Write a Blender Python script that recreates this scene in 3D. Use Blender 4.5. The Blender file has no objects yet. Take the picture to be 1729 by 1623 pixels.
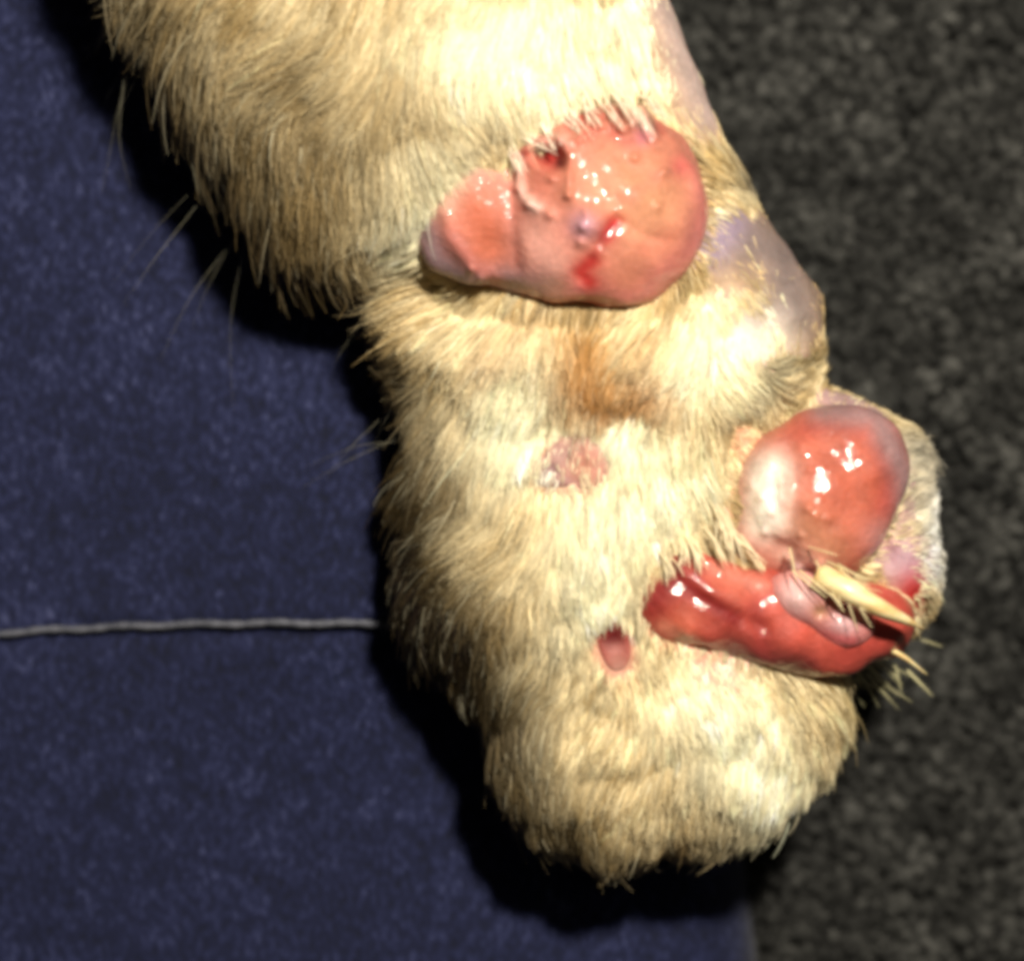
import bpy, math, random
import numpy as np
from mathutils import Vector, kdtree

random.seed(7)
rng = np.random.default_rng(7)
C = bpy.context.scene.collection
scene = bpy.context.scene

# ------------------------------------------------------------------ units
# Modelling unit "u": 1 u is one photo pixel at the height of the cloth (z = 0).
S = 0.10 / 1729.0          # metres per unit: the picture is about 10 cm wide
D = 4300.0                 # camera height above the cloth, in units
CX, CY = 864.5, 811.5
MM = 1.0 / S / 1000.0      # units per millimetre


def P(px, py, z):
    k = 1.0 - z / D
    return np.array(((px - CX) * k, -(py - CY) * k, z), float)


def to_px(p):
    k = 1.0 - p[..., 2] / D
    return p[..., 0] / k + CX, -p[..., 1] / k + CY


def lin(r, g, b):
    out = []
    for c in (r, g, b):
        c = c / 255.0
        out.append(c / 12.92 if c <= 0.04045 else ((c + 0.055) / 1.055) ** 2.4)
    return np.array(out)


# ------------------------------------------------------------------ camera, light, exposure
cam_d = bpy.data.cameras.new("camera")
cam_d.sensor_width = 36.0
cam_d.lens = 36.0 * D / 1729.0
cam_d.clip_start = 0.01
cam_d.clip_end = 20.0
cam_d.dof.use_dof = True
cam_d.dof.focus_distance = (D - 400.0) * S
cam_d.dof.aperture_fstop = 12.0
cam = bpy.data.objects.new("camera", cam_d)
C.objects.link(cam)
cam.location = (0, 0, D * S)
scene.camera = cam

world = bpy.data.worlds.new("World")
scene.world = world
world.use_nodes = True
bg = world.node_tree.nodes["Background"]
bg.inputs["Color"].default_value = (1.0, 0.93, 0.82, 1)
bg.inputs["Strength"].default_value = 0.02

key_d = bpy.data.lights.new("camera_lamp", "POINT")
key_d.energy = 4.2
key_d.color = (1.0, 0.93, 0.80)
key_d.shadow_soft_size = 0.009
key = bpy.data.objects.new("camera_lamp", key_d)
C.objects.link(key)
key.location = tuple(np.array(((1720 - CX), -(-650 - CY), 3900.0)) * S)

fill_d = bpy.data.lights.new("fill_light", "AREA")  # dim fill added to soften the dark side, not a real lamp
fill_d.shape = "DISK"
fill_d.size = 0.5
fill_d.energy = 0.2
fill_d.color = (1.0, 0.95, 0.86)
fill = bpy.data.objects.new("fill_light", fill_d)
C.objects.link(fill)
fill.location = (0.35, 0.30, 0.85)
fill.rotation_euler = (Vector((0, 0, 0)) - Vector(fill.location)).to_track_quat("-Z", "Y").to_euler()

scene.view_settings.view_transform = "Standard"
scene.view_settings.look = "None"
scene.view_settings.exposure = 0.0
scene.view_settings.gamma = 1.0
scene.render.engine = "CYCLES"
scene.cycles.max_bounces = 6
scene.cycles.filter_width = 5.0       # the photograph is soft
scene.cycles_curves.shape = "RIBBONS"


# ------------------------------------------------------------------ helpers: signed distance shapes -> mesh
def ell(px, py, z, rx, ry, rz, rot=0.0, slope=(0, 0)):
    """ellipsoid; rot in degrees, clockwise on the picture"""
    c = P(px, py, z)
    k = 1.0 - z / D
    a = math.radians(-rot)
    ca, sa = math.cos(a), math.sin(a)
    r = np.array((rx * k, ry * k, rz))

    def f(p):
        q = p - c
        x = q[..., 0] * ca + q[..., 1] * sa
        y = -q[..., 0] * sa + q[..., 1] * ca
        z_ = q[..., 2] - slope[0] * q[..., 0] - slope[1] * q[..., 1]
        k0 = np.sqrt((x / r[0]) ** 2 + (y / r[1]) ** 2 + (z_ / r[2]) ** 2) + 1e-9
        k1 = np.sqrt((x / r[0] ** 2) ** 2 + (y / r[1] ** 2) ** 2 + (z_ / r[2] ** 2) ** 2) + 1e-9
        return k0 * (k0 - 1.0) / k1
    return f


def cone(a, ra, b, rb, flat):
    """tapered capsule, flattened in z by the factor flat"""
    A, B = P(*a), P(*b)
    ra, rb = ra * (1 - a[2] / D), rb * (1 - b[2] / D)
    A2, B2 = A * (1, 1, flat), B * (1, 1, flat)
    d = B2 - A2
    dd = float(d @ d)

    def f(p):
        q = p * np.array((1, 1, flat)) - A2
        t = np.clip((q @ d) / dd, 0, 1)
        return (np.linalg.norm(q - t[..., None] * d, axis=-1) - (ra + (rb - ra) * t)) * 0.8
    return f


def smin(a, b, k):
    h = np.clip(0.5 + 0.5 * (b - a) / k, 0, 1)
    return b * (1 - h) + a * h - k * h * (1 - h)


def union(fs, k):
    def f(p):
        v = fs[0](p)
        for g in fs[1:]:
            v = smin(v, g(p), k)
        return v
    return f


def seg_dist(px, py, pts):
    pts = np.asarray(pts, float)
    if len(pts) == 1:
        return np.hypot(px - pts[0, 0], py - pts[0, 1])
    best = np.full(np.shape(px), 1e9)
    for a, b in zip(pts[:-1], pts[1:]):
        d = b - a
        t = np.clip(((px - a[0]) * d[0] + (py - a[1]) * d[1]) / (d @ d), 0, 1)
        best = np.minimum(best, np.hypot(px - a[0] - t * d[0], py - a[1] - t * d[1]))
    return best


def relief(base, marks, wobble=0.0, seed=0):
    """marks: (points, sigma, height) raise or sink the surface"""
    r = np.random.default_rng(seed)
    ph = r.uniform(0, 6.28, (8, 3))
    fr = r.uniform(0.02, 0.09, (8, 3)) * r.choice((-1, 1), (8, 3))

    def f(p):
        v = base(p)
        px, py = to_px(p)
        for pts, s, h in marks:
            dist = seg_dist(px, py, pts)
            v = v - h * np.exp(-(dist / s) ** 2)
        if wobble:
            n = np.zeros(v.shape)
            for w, o in zip(fr, ph):
                n += np.sin(p[..., 0] * w[0] + o[0]) * np.sin(p[..., 1] * w[1] + o[1]) * np.cos(p[..., 2] * w[2] + o[2])
            v = v - wobble * n / 2
        return v
    return f


EDGES = [((0, 0, 0), (1, 0, 0)), ((0, 1, 0), (1, 1, 0)), ((0, 0, 1), (1, 0, 1)), ((0, 1, 1), (1, 1, 1)),
         ((0, 0, 0), (0, 1, 0)), ((1, 0, 0), (1, 1, 0)), ((0, 0, 1), (0, 1, 1)), ((1, 0, 1), (1, 1, 1)),
         ((0, 0, 0), (0, 0, 1)), ((1, 0, 0), (1, 0, 1)), ((0, 1, 0), (0, 1, 1)), ((1, 1, 0), (1, 1, 1))]


def surface(f, lo, hi, h):
    lo, hi = np.asarray(lo, float), np.asarray(hi, float)
    n = np.ceil((hi - lo) / h).astype(int) + 1
    ax = [lo[i] + np.arange(n[i]) * h for i in range(3)]
    F = np.empty(tuple(n))
    for i in range(n[0]):
        Y, Z = np.meshgrid(ax[1], ax[2], indexing="ij")
        F[i] = f(np.stack((np.full(Y.shape, ax[0][i]), Y, Z), -1))
    s = F < 0
    c = np.zeros(tuple(n - 1), np.int8)
    for dx in (0, 1):
        for dy in (0, 1):
            for dz in (0, 1):
                c += s[dx:n[0] - 1 + dx, dy:n[1] - 1 + dy, dz:n[2] - 1 + dz]
    idx = np.argwhere((c > 0) & (c < 8))
    cid = np.full(tuple(n - 1), -1, np.int32)
    cid[tuple(idx.T)] = np.arange(len(idx))
    pos = np.zeros((len(idx), 3))
    cnt = np.zeros(len(idx))
    for a, b in EDGES:
        a, b = np.array(a), np.array(b)
        fa, fb = F[tuple((idx + a).T)], F[tuple((idx + b).T)]
        m = (fa < 0) != (fb < 0)
        t = np.where(m, fa / np.where(m, fa - fb, 1), 0)
        pos += np.where(m[:, None], a + t[:, None] * (b - a), 0)
        cnt += m
    V = lo + (idx + pos / cnt[:, None]) * h
    for _ in range(2):
        g = grad(f, V)
        V = V - (f(V) / np.maximum((g * g).sum(-1), 0.05))[:, None] * g * 0.8
    quads = []
    for axn in range(3):
        o1, o2 = (axn + 1) % 3, (axn + 2) % 3
        sl_a, sl_b = [slice(None)] * 3, [slice(None)] * 3
        sl_a[axn], sl_b[axn] = slice(0, -1), slice(1, None)
        sa, sb = s[tuple(sl_a)], s[tuple(sl_b)]
        e = np.argwhere(sa != sb)
        ok = (e[:, o1] > 0) & (e[:, o2] > 0) & (e[:, o1] < n[o1] - 1) & (e[:, o2] < n[o2] - 1)
        e = e[ok]
        flip = sa[tuple(e.T)]
        u, v = np.zeros(3, int), np.zeros(3, int)
        u[o1], v[o2] = 1, 1
        q = np.stack([cid[tuple((e - u - v).T)], cid[tuple((e - v).T)], cid[tuple(e.T)], cid[tuple((e - u).T)]], -1)
        q[~flip] = q[~flip][:, ::-1]
        quads.append(q)
    return V, np.concatenate(quads)


def grad(f, V, e=1.0):
    g = np.empty(V.shape)
    for i in range(3):
        d = np.zeros(3)
        d[i] = e
        g[:, i] = (f(V + d) - f(V - d)) / (2 * e)
    return g


def mesh_obj(name, V, F, mat, parent=None, col=None, extra=None):
    me = bpy.data.meshes.new(name)
    me.from_pydata((np.asarray(V) * S).tolist(), [], [list(map(int, q)) for q in F])
    me.polygons.foreach_set("use_smooth", [True] * len(me.polygons))
    if col is not None:
        at = me.color_attributes.new("tint", "FLOAT_COLOR", "POINT")
        at.data.foreach_set("color", np.c_[col, np.ones(len(col))].astype(np.float32).ravel())
    for k, v in (extra or {}).items():
        at = me.attributes.new(k, "FLOAT", "POINT")
        at.data.foreach_set("value", np.asarray(v, np.float32))
    me.materials.append(mat)
    o = bpy.data.objects.new(name, me)
    C.objects.link(o)
    if parent:
        o.parent = parent
    return o


def paint(px, py, base, marks):
    """marks: (points, sigma, colour, strength): flesh colour patch by patch, some highlight and shading painted in"""
    col = np.tile(np.asarray(base, float), (len(px), 1))
    for pts, s, c, w in marks:
        m = w * np.exp(-(seg_dist(px, py, pts) / s) ** 2)
        col = col * (1 - m[:, None]) + np.asarray(c) * m[:, None]
    return col


def curves_obj(name, pts, rad, col, mat, parent=None):
    """pts (N,K,3) in units, rad (N,K) in units, col (N,3)"""
    N, K = pts.shape[:2]
    cu = bpy.data.hair_curves.new(name)
    cu.add_curves([K] * N)
    cu.attributes["position"].data.foreach_set("vector", (pts * S).astype(np.float32).ravel())
    at = cu.attributes.get("radius") or cu.attributes.new("radius", "FLOAT", "POINT")
    at.data.foreach_set("value", (rad * S).astype(np.float32).ravel())
    at = cu.attributes.new("tint", "FLOAT_COLOR", "CURVE")
    at.data.foreach_set("color", np.c_[col, np.ones(N)].astype(np.float32).ravel())
    cu.materials.append(mat)
    o = bpy.data.objects.new(name, cu)
    C.objects.link(o)
    o["kind"] = "stuff"
    if parent:
        o.parent = parent
    return o


# ------------------------------------------------------------------ materials
def new_mat(name):
    m = bpy.data.materials.new(name)
    m.use_nodes = True
    nt = m.node_tree
    return m, nt, nt.nodes["Principled BSDF"]


def node(nt, kind, **kw):
    n = nt.nodes.new(kind)
    for k, v in kw.items():
        if k in n.inputs:
            n.inputs[k].default_value = v
        else:
            setattr(n, k, v)
    return n


def flesh_mat(name, rough, coat, sss, bump, scale_mm, spread=0.12, coat_rough=0.12, wet=False):
    m, nt, b = new_mat(name)
    L = nt.links
    a = node(nt, "ShaderNodeAttribute", attribute_name="tint")
    tc = node(nt, "ShaderNodeTexCoord")
    n1 = node(nt, "ShaderNodeTexNoise", Scale=1000.0 / scale_mm, Detail=4.0, Roughness=0.6)
    n2 = node(nt, "ShaderNodeTexNoise", Scale=1000.0 / (scale_mm * 5), Detail=3.0)
    L.new(tc.outputs["Object"], n1.inputs["Vector"])
    L.new(tc.outputs["Object"], n2.inputs["Vector"])
    mx = node(nt, "ShaderNodeMath", operation="ADD")
    L.new(n1.outputs["Fac"], mx.inputs[0])
    L.new(n2.outputs["Fac"], mx.inputs[1])
    mr = node(nt, "ShaderNodeMapRange")
    mr.inputs["From Min"].default_value, mr.inputs["From Max"].default_value = 0.65, 1.35
    mr.inputs["To Min"].default_value, mr.inputs["To Max"].default_value = 1 - spread, 1 + spread
    L.new(mx.outputs[0], mr.inputs["Value"])
    mul = node(nt, "ShaderNodeVectorMath", operation="MULTIPLY")
    L.new(a.outputs["Color"], mul.inputs[0])
    L.new(mr.outputs["Result"], mul.inputs[1])
    L.new(mul.outputs[0], b.inputs["Base Color"])
    b.inputs["Roughness"].default_value = rough
    b.inputs["Coat Weight"].default_value = coat
    b.inputs["Coat Roughness"].default_value = coat_rough
    b.inputs["Subsurface Weight"].default_value = sss
    b.inputs["Subsurface Radius"].default_value = (1.0, 0.35, 0.2)
    b.inputs["Subsurface Scale"].default_value = 0.0009
    bp = node(nt, "ShaderNodeBump", Strength=bump, Distance=0.0003)
    L.new(n1.outputs["Fac"], bp.inputs["Height"])
    if wet:
        wa = node(nt, "ShaderNodeAttribute", attribute_name="wet")
        wm = node(nt, "ShaderNodeMath", operation="MULTIPLY")
        wm.inputs[1].default_value = coat
        L.new(wa.outputs["Fac"], wm.inputs[0])
        L.new(wm.outputs[0], b.inputs["Coat Weight"])
    L.new(bp.outputs["Normal"], b.inputs["Normal"])
    b.inputs["Specular IOR Level"].default_value = 0.3
    n3 = node(nt, "ShaderNodeTexNoise", Scale=1000.0 / 1.3, Detail=2.0)
    L.new(tc.outputs["Object"], n3.inputs["Vector"])
    bq = node(nt, "ShaderNodeBump", Strength=min(1.0, bump * 1.6), Distance=0.0004)
    L.new(n3.outputs["Fac"], bq.inputs["Height"])
    L.new(bq.outputs["Normal"], b.inputs["Coat Normal"])
    return m


M_skin = flesh_mat("thin_skin", 0.5, 0.08, 0.25, 0.6, 0.6, 0.24, 0.35)
M_wet = flesh_mat("moist_raw_flesh", 0.55, 0.75, 0.35, 0.5, 0.55, 0.22, 0.05, True)
M_dull = flesh_mat("dry_pink_skin", 0.55, 0.15, 0.3, 0.5, 0.45, 0.16, 0.12)
M_pad = flesh_mat("swollen_pink_skin", 0.5, 0.5, 0.3, 0.5, 0.45, 0.14, 0.10)


def hair_mat(name, rough=0.35, radial=0.55, rand=0.25):
    m, nt, b = new_mat(name)
    nt.nodes.remove(b)
    h = node(nt, "ShaderNodeBsdfHairPrincipled")
    h.model = "CHIANG"
    h.parametrization = "COLOR"
    h.inputs["Roughness"].default_value = rough
    h.inputs["Radial Roughness"].default_value = radial
    h.inputs["Random Roughness"].default_value = rand
    a = node(nt, "ShaderNodeAttribute", attribute_name="tint")
    nt.links.new(a.outputs["Color"], h.inputs["Color"])
    d = node(nt, "ShaderNodeBsdfDiffuse")
    nt.links.new(a.outputs["Color"], d.inputs["Color"])
    mx = node(nt, "ShaderNodeMixShader", Fac=0.22)
    nt.links.new(d.outputs[0], mx.inputs[1])
    nt.links.new(h.outputs[0], mx.inputs[2])
    nt.links.new(mx.outputs[0], nt.nodes["Material Output"].inputs["Surface"])
    return m


M_fur = hair_mat("cream_fur")


def fibre_mat(name):
    m, nt, b = new_mat(name)
    a = node(nt, "ShaderNodeAttribute", attribute_name="tint")
    nt.links.new(a.outputs["Color"], b.inputs["Base Color"])
    b.inputs["Roughness"].default_value = 0.8
    b.inputs["Specular IOR Level"].default_value = 0.2
    return m


M_fibre = fibre_mat("carpet_fibre")

# ------------------------------------------------------------------ carpet (the floor far below on the right)
CARPET_Z = -240.0
m, nt, b = new_mat("charcoal_carpet")
tc = node(nt, "ShaderNodeTexCoord")
nz = node(nt, "ShaderNodeTexNoise", Scale=900.0, Detail=4.0)
nt.links.new(tc.outputs["Object"], nz.inputs["Vector"])
cr = node(nt, "ShaderNodeValToRGB")
cr.color_ramp.elements[0].position, cr.color_ramp.elements[0].color = 0.3, (0.010, 0.010, 0.009, 1)
cr.color_ramp.elements[1].position, cr.color_ramp.elements[1].color = 0.75, (0.035, 0.034, 0.030, 1)
nt.links.new(nz.outputs["Fac"], cr.inputs["Fac"])
nt.links.new(cr.outputs["Color"], b.inputs["Base Color"])
b.inputs["Roughness"].default_value = 0.95
nx_, ny_ = 90, 90
gx = np.linspace(-3200, 3600, nx_)
gy = np.linspace(-3200, 3200, ny_)
GX, GY = np.meshgrid(gx, gy, indexing="ij")
GZ = CARPET_Z + 3 * np.sin(GX * 0.011 + 1) * np.cos(GY * 0.013)
Vc = np.stack((GX, GY, GZ), -1).reshape(-1, 3)
Fc = [(i * ny_ + j, (i + 1) * ny_ + j, (i + 1) * ny_ + j + 1, i * ny_ + j + 1) for i in range(nx_ - 1) for j in range(ny_ - 1)]
carpet = mesh_obj("carpet", Vc, Fc, m)
carpet["kind"] = "structure"

# curly pile of the carpet, dense where the photograph shows it
N = 30000
kx = rng.uniform(60, 1500, N)
ky = rng.uniform(-1250, 1150, N)
K = 7
th0 = rng.uniform(0, 2 * math.pi, N)
curl = rng.uniform(1.2, 3.6, N) * rng.choice((-1, 1), N)
Lf = rng.uniform(22, 60, N)
tt = np.linspace(0, 1, K)
ang = th0[:, None] + curl[:, None] * tt
step = (Lf / (K - 1))[:, None]
xs = kx[:, None] + np.cumsum(np.cos(ang) * step, 1)
ys = ky[:, None] + np.cumsum(np.sin(ang) * step, 1)
zs = CARPET_Z - 4 + np.sin(tt * math.pi)[None] * rng.uniform(8, 40, N)[:, None]
pile_pts = np.stack((xs, ys, zs), -1)
pile_rad = np.full((N, K), 8.5) * rng.uniform(0.7, 1.35, N)[:, None]
sh = rng.beta(1.3, 2.2, N)
patch = 0.5 + 0.5 * np.sin(kx * 0.021 + 2 * np.sin(ky * 0.013)) * np.sin(ky * 0.024 + 1.5 * np.sin(kx * 0.017))
g0 = 0.009 + 0.095 * sh * (0.25 + 0.95 * patch)
pile_col = np.stack((g0, g0 * 0.985, g0 * 0.90), -1)
pile = curves_obj("carpet_pile", pile_pts, pile_rad, pile_col, M_fibre)
pile.parent = carpet

# ------------------------------------------------------------------ navy denim cloth
m, nt, b = new_mat("navy_denim")
L = nt.links
tc = node(nt, "ShaderNodeTexCoord")
mp = node(nt, "ShaderNodeMapping")
mp.inputs["Rotation"].default_value = (0, 0, math.radians(28))
mp.inputs["Scale"].default_value = (1.0, 0.55, 1.0)
L.new(tc.outputs["Object"], mp.inputs["Vector"])
n1 = node(nt, "ShaderNodeTexNoise", Scale=1900.0, Detail=4.0, Roughness=0.55)
n2 = node(nt, "ShaderNodeTexNoise", Scale=330.0, Detail=3.0)
n3 = node(nt, "ShaderNodeTexNoise", Scale=45.0, Detail=2.0)
vo = node(nt, "ShaderNodeTexVoronoi", Scale=700.0)
for q in (n1, vo):
    L.new(mp.outputs["Vector"], q.inputs["Vector"])
for q in (n2, n3):
    L.new(tc.outputs["Object"], q.inputs["Vector"])
cr = node(nt, "ShaderNodeValToRGB")
e = cr.color_ramp.elements
e[0].position, e[0].color = 0.26, (0.0028, 0.0040, 0.0145, 1)
e[1].position, e[1].color = 0.48, (0.0057, 0.0080, 0.0320, 1)
x = e.new(0.63)
x.color = (0.0145, 0.0185, 0.060, 1)
x = e.new(0.84)
x.color = (0.062, 0.070, 0.150, 1)
ad = node(nt, "ShaderNodeMath", operation="MULTIPLY_ADD")
ad.inputs[1].default_value = 0.35
L.new(n2.outputs["Fac"], ad.inputs[0])
L.new(n1.outputs["Fac"], ad.inputs[2])
ad2 = node(nt, "ShaderNodeMath", operation="MULTIPLY_ADD")
ad2.inputs[1].default_value = 0.22
L.new(n3.outputs["Fac"], ad2.inputs[0])
L.new(ad.outputs[0], ad2.inputs[2])
sb_ = node(nt, "ShaderNodeMath", operation="SUBTRACT")
sb_.inputs[1].default_value = 0.285
L.new(ad2.outputs[0], sb_.inputs[0])
L.new(sb_.outputs[0], cr.inputs["Fac"])
L.new(cr.outputs["Color"], b.inputs["Base Color"])
b.inputs["Roughness"].default_value = 0.85
b.inputs["Specular IOR Level"].default_value = 0.25
b.inputs["Sheen Weight"].default_value = 0.05
bp = node(nt, "ShaderNodeBump", Strength=0.6, Distance=0.00025)
L.new(ad.outputs[0], bp.inputs["Height"])
L.new(bp.outputs["Normal"], b.inputs["Normal"])


def seam_y(px):      # the seam's height in the picture, along its length
    return 1046 + 20 * ((px - 560) / 560.0) ** 2 * np.where(px < 560, 1, 0.6)


def edge_px(py):     # where the cloth starts to roll down towards the carpet
    return 885 + 0.120 * py


U = np.linspace(0, 1, 150)
W = np.linspace(-900, 2500, 230)
rows = []
for py in W:
    ex = edge_px(py)
    R = 210.0
    arc = R * math.pi / 2
    flat = ex - (-1500)
    tot = flat + arc + 60
    s_ = U * tot
    x_ = np.where(s_ < flat, -1500 + s_, np.where(s_ < flat + arc, ex + R * np.sin((s_ - flat) / R), ex + R))
    z_ = np.where(s_ < flat, 0.0, np.where(s_ < flat + arc, -R + R * np.cos((s_ - flat) / R), -R - (s_ - flat - arc)))
    z_ = np.maximum(z_, CARPET_Z + 6)
    z_ = z_ + 70 * (1 - U ** 12) + 55 * np.exp(-((x_ - 760) / 330.0) ** 2 - ((py - 900) / 320.0) ** 2) + 9 * np.sin(x_ * 0.0041 + py * 0.002) * np.sin(py * 0.0049 + 0.6)
    left = np.clip((-700 - x_) / 800.0, 0, 1)
    z_ = z_ - 330 * left ** 2
    d = py - seam_y(x_)
    z_ = z_ + 11 * np.where(d < 0, np.exp(d / 260.0), 0) * 1.0 - 6 * np.exp(-((d - 16) / 14.0) ** 2)
    rows.append(np.stack((x_ - CX, np.full_like(x_, -(py - CY)), z_), -1))
Vd = np.array(rows)
nW, nU = Vd.shape[:2]
Vd = Vd.reshape(-1, 3)
Fd = [(i * nU + j, i * nU + j + 1, (i + 1) * nU + j + 1, (i + 1) * nU + j) for i in range(nW - 1) for j in range(nU - 1)]
Fd = [q[::-1] for q in Fd]
cloth = mesh_obj("denim_cloth", Vd, Fd, m)
sol = cloth.modifiers.new("thickness", "SOLIDIFY")
sol.thickness = 9 * S
sol.offset = -1
cloth["label"] = "dark navy denim cloth with a thin pale seam line, lying under the furry paw"
cloth["category"] = "cloth"


def cloth_z(px, py):
    z = 70 + 55 * np.exp(-((px - 760) / 330.0) ** 2 - ((py - 900) / 320.0) ** 2) + 9 * np.sin(px * 0.0041 + py * 0.002) * np.sin(py * 0.0049 + 0.6)
    d = py - seam_y(px)
    return z + 11 * np.where(d < 0, np.exp(np.minimum(d, 0) / 260.0), 0) - 6 * np.exp(-((d - 16) / 14.0) ** 2)


# seam: a two-ply pale cord along the edge of the upper layer
m, nt, b = new_mat("pale_seam_thread")
tc = node(nt, "ShaderNodeTexCoord")
nz = node(nt, "ShaderNodeTexNoise", Scale=1100.0, Detail=3.0)
nt.links.new(tc.outputs["Object"], nz.inputs["Vector"])
cr = node(nt, "ShaderNodeValToRGB")
cr.color_ramp.elements[0].position, cr.color_ramp.elements[0].color = 0.3, (0.05, 0.052, 0.066, 1)
cr.color_ramp.elements[1].position, cr.color_ramp.elements[1].color = 0.7, (0.14, 0.143, 0.17, 1)
nt.links.new(nz.outputs["Fac"], cr.inputs["Fac"])
nt.links.new(cr.outputs["Color"], b.inputs["Base Color"])
b.inputs["Roughness"].default_value = 0.85
Vs, Fs = [], []
sx = np.arange(-900, 1000, 7.0)
for ply in (0, 1):
    base = len(Vs)
    for i, x in enumerate(sx):
        ph = x * 0.085 + ply * math.pi
        y = float(seam_y(x)) + 1.3 * math.cos(ph) + 1.6 * math.sin(x * 0.05)
        z = float(cloth_z(np.array(x), np.array(y - 8))) + 3.0 + 0.5 * math.sin(ph)
        for k in range(7):
            a = k / 7 * 2 * math.pi
            Vs.append((x - CX, -(y + 4.6 * math.cos(a) - CY), z + 4.6 * math.sin(a)))
    for i in range(len(sx) - 1):
        for k in range(7):
            Fs.append((base + i * 7 + k, base + i * 7 + (k + 1) % 7, base + (i + 1) * 7 + (k + 1) % 7, base + (i + 1) * 7 + k))
seam = mesh_obj("seam_thread", Vs, Fs, m, cloth)

# ------------------------------------------------------------------ the leg: one continuous body
FL = 1.5
body_f = union([
    cone((520, -420, 310), 402, (735, 112, 300), 366, FL),
    cone((835, -230, 300), 160, (1015, 150, 300), 160, FL),
    cone((1050, 330, 300), 195, (1085, 545, 270), 305, FL),
    cone((1000, 600, 260), 292, (1027, 930, 240), 311, FL),
    cone((1027, 930, 240), 311, (1103, 1204, 265), 241, FL),
    cone((1150, 1050, 240), 240, (1205, 1180, 268), 205, FL),
    ell(1400, 830, 250, 160, 165, 130),
    ell(1440, 955, 235, 128, 128, 110),
    ell(1508, 962, 262, 62, 88, 84, -12),
    ell(1000, 1265, 258, 152, 150, 115),
    ell(775, 545, 235, 112, 120, 110),
], 60)
body_f = relief(body_f, [
    ([(760, 520), (1000, 545), (1190, 505)], 45, -22),    # crease under the large nodule
    ([(985, 1296), (1090, 1292), (1180, 1262), (1255, 1275)], 26, -8),  # crease between toe pads
    ([(1130, 1330), (1140, 1480)], 22, -12),
    ([(975, 1350), (955, 1470)], 20, -6),
    ([(1230, 700), (1215, 850), (1230, 930)], 28, -20),    # groove beside the swollen toe
    ([(980, 740)], 60, 8),
    ([(1036, 1076)], 28, -11),
    ([(1480, 890), (1500, 945)], 14, -8), ([(1508, 918)], 9, 5),
], wobble=2.0, seed=3)

lo = P(40, 1700, 0) * (1, 1, 0) + (0, 0, -60)
hi = P(1760, -900, 0) * (1, 1, 0) + (0, 0, 640)
VB, FB = surface(body_f, lo, hi, 7.5)
bx, by = to_px(VB)
NB = grad(body_f, VB)
NB /= np.linalg.norm(NB, axis=1)[:, None] + 1e-9


def top_z(px, py):
    z = np.arange(640, -60, -2.0)
    k = 1 - z / D
    p = np.stack(((px - CX) * k, -(py - CY) * k, z), -1)
    ins = np.nonzero(body_f(p) < 0)[0]
    return float(z[ins[0]]) if len(ins) else 100.0


under = lin(176, 140, 98)         # skin colour under the fur
bare = lin(190, 166, 158)         # thin shaved skin
lav = lin(124, 108, 104)
skin_marks = [
    ([(1130, 10), (1165, 110), (1200, 190)], 52, lin(176, 154, 148), 0.95),
    ([(1240, 390), (1320, 430), (1340, 520), (1250, 560)], 80, lav, 1.0),
    ([(1225, 585), (1280, 590)], 60, lin(238, 222, 205), 0.9),
    ([(1200, 430), (1240, 370)], 28, lin(140, 122, 142), 0.8),
    ([(980, 720), (1060, 740), (1150, 800), (1130, 880)], 50, lin(230, 205, 185), 0.9),
    ([(1400, 660), (1500, 720), (1550, 850), (1560, 960)], 55, lin(160, 130, 132), 0.95),
    ([(1300, 680), (1260, 760)], 45, lin(214, 150, 120), 0.8),
    ([(1110, 900), (1180, 890)], 40, lin(215, 150, 140), 0.8),
    ([(1290, 1150), (1180, 1110), (1150, 1180), (1250, 1230)], 45, lin(236, 212, 190), 0.9),
    ([(1040, 1120), (1060, 1170)], 28, lin(222, 165, 145), 0.8),
    ([(720, 380), (770, 480), (860, 510)], 38, lin(196, 160, 158), 0.8),
    ([(650, 520), (680, 590)], 60, lin(96, 22, 26), 0.97),
    ([(1250, 900), (1330, 960), (1390, 985)], 40, lin(214, 140, 124), 0.95),
    ([(1500, 930), (1545, 960)], 52, lin(166, 132, 142), 1.0),
    ([(1480, 905)], 30, lin(196, 140, 130), 0.7),
    ([(1545, 1000), (1520, 1045)], 36, lin(168, 44, 42), 1.0),
    ([(1140, 800), (1210, 860), (1230, 920)], 40, lin(226, 178, 158), 0.8),
    ([(1037, 1085)], 48, lin(214, 150, 132), 0.8),
    ([(975, 785)], 75, lin(220, 178, 160), 0.8),
    ([(1140, 1030), (1200, 1090)], 70, lin(212, 130, 112), 0.8),
    ([(870, 545), (840, 590)], 24, lin(205, 140, 110), 0.7),
]
leg = mesh_obj("animal_leg", VB, FB, M_skin, col=paint(bx, by, under, skin_marks))
leg["label"] = "cream furred animal leg with raw pink nodules and a long claw on navy denim"
leg["category"] = "animal leg"

# ------------------------------------------------------------------ nodules
SDFS, RIMS = [], []


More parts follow.
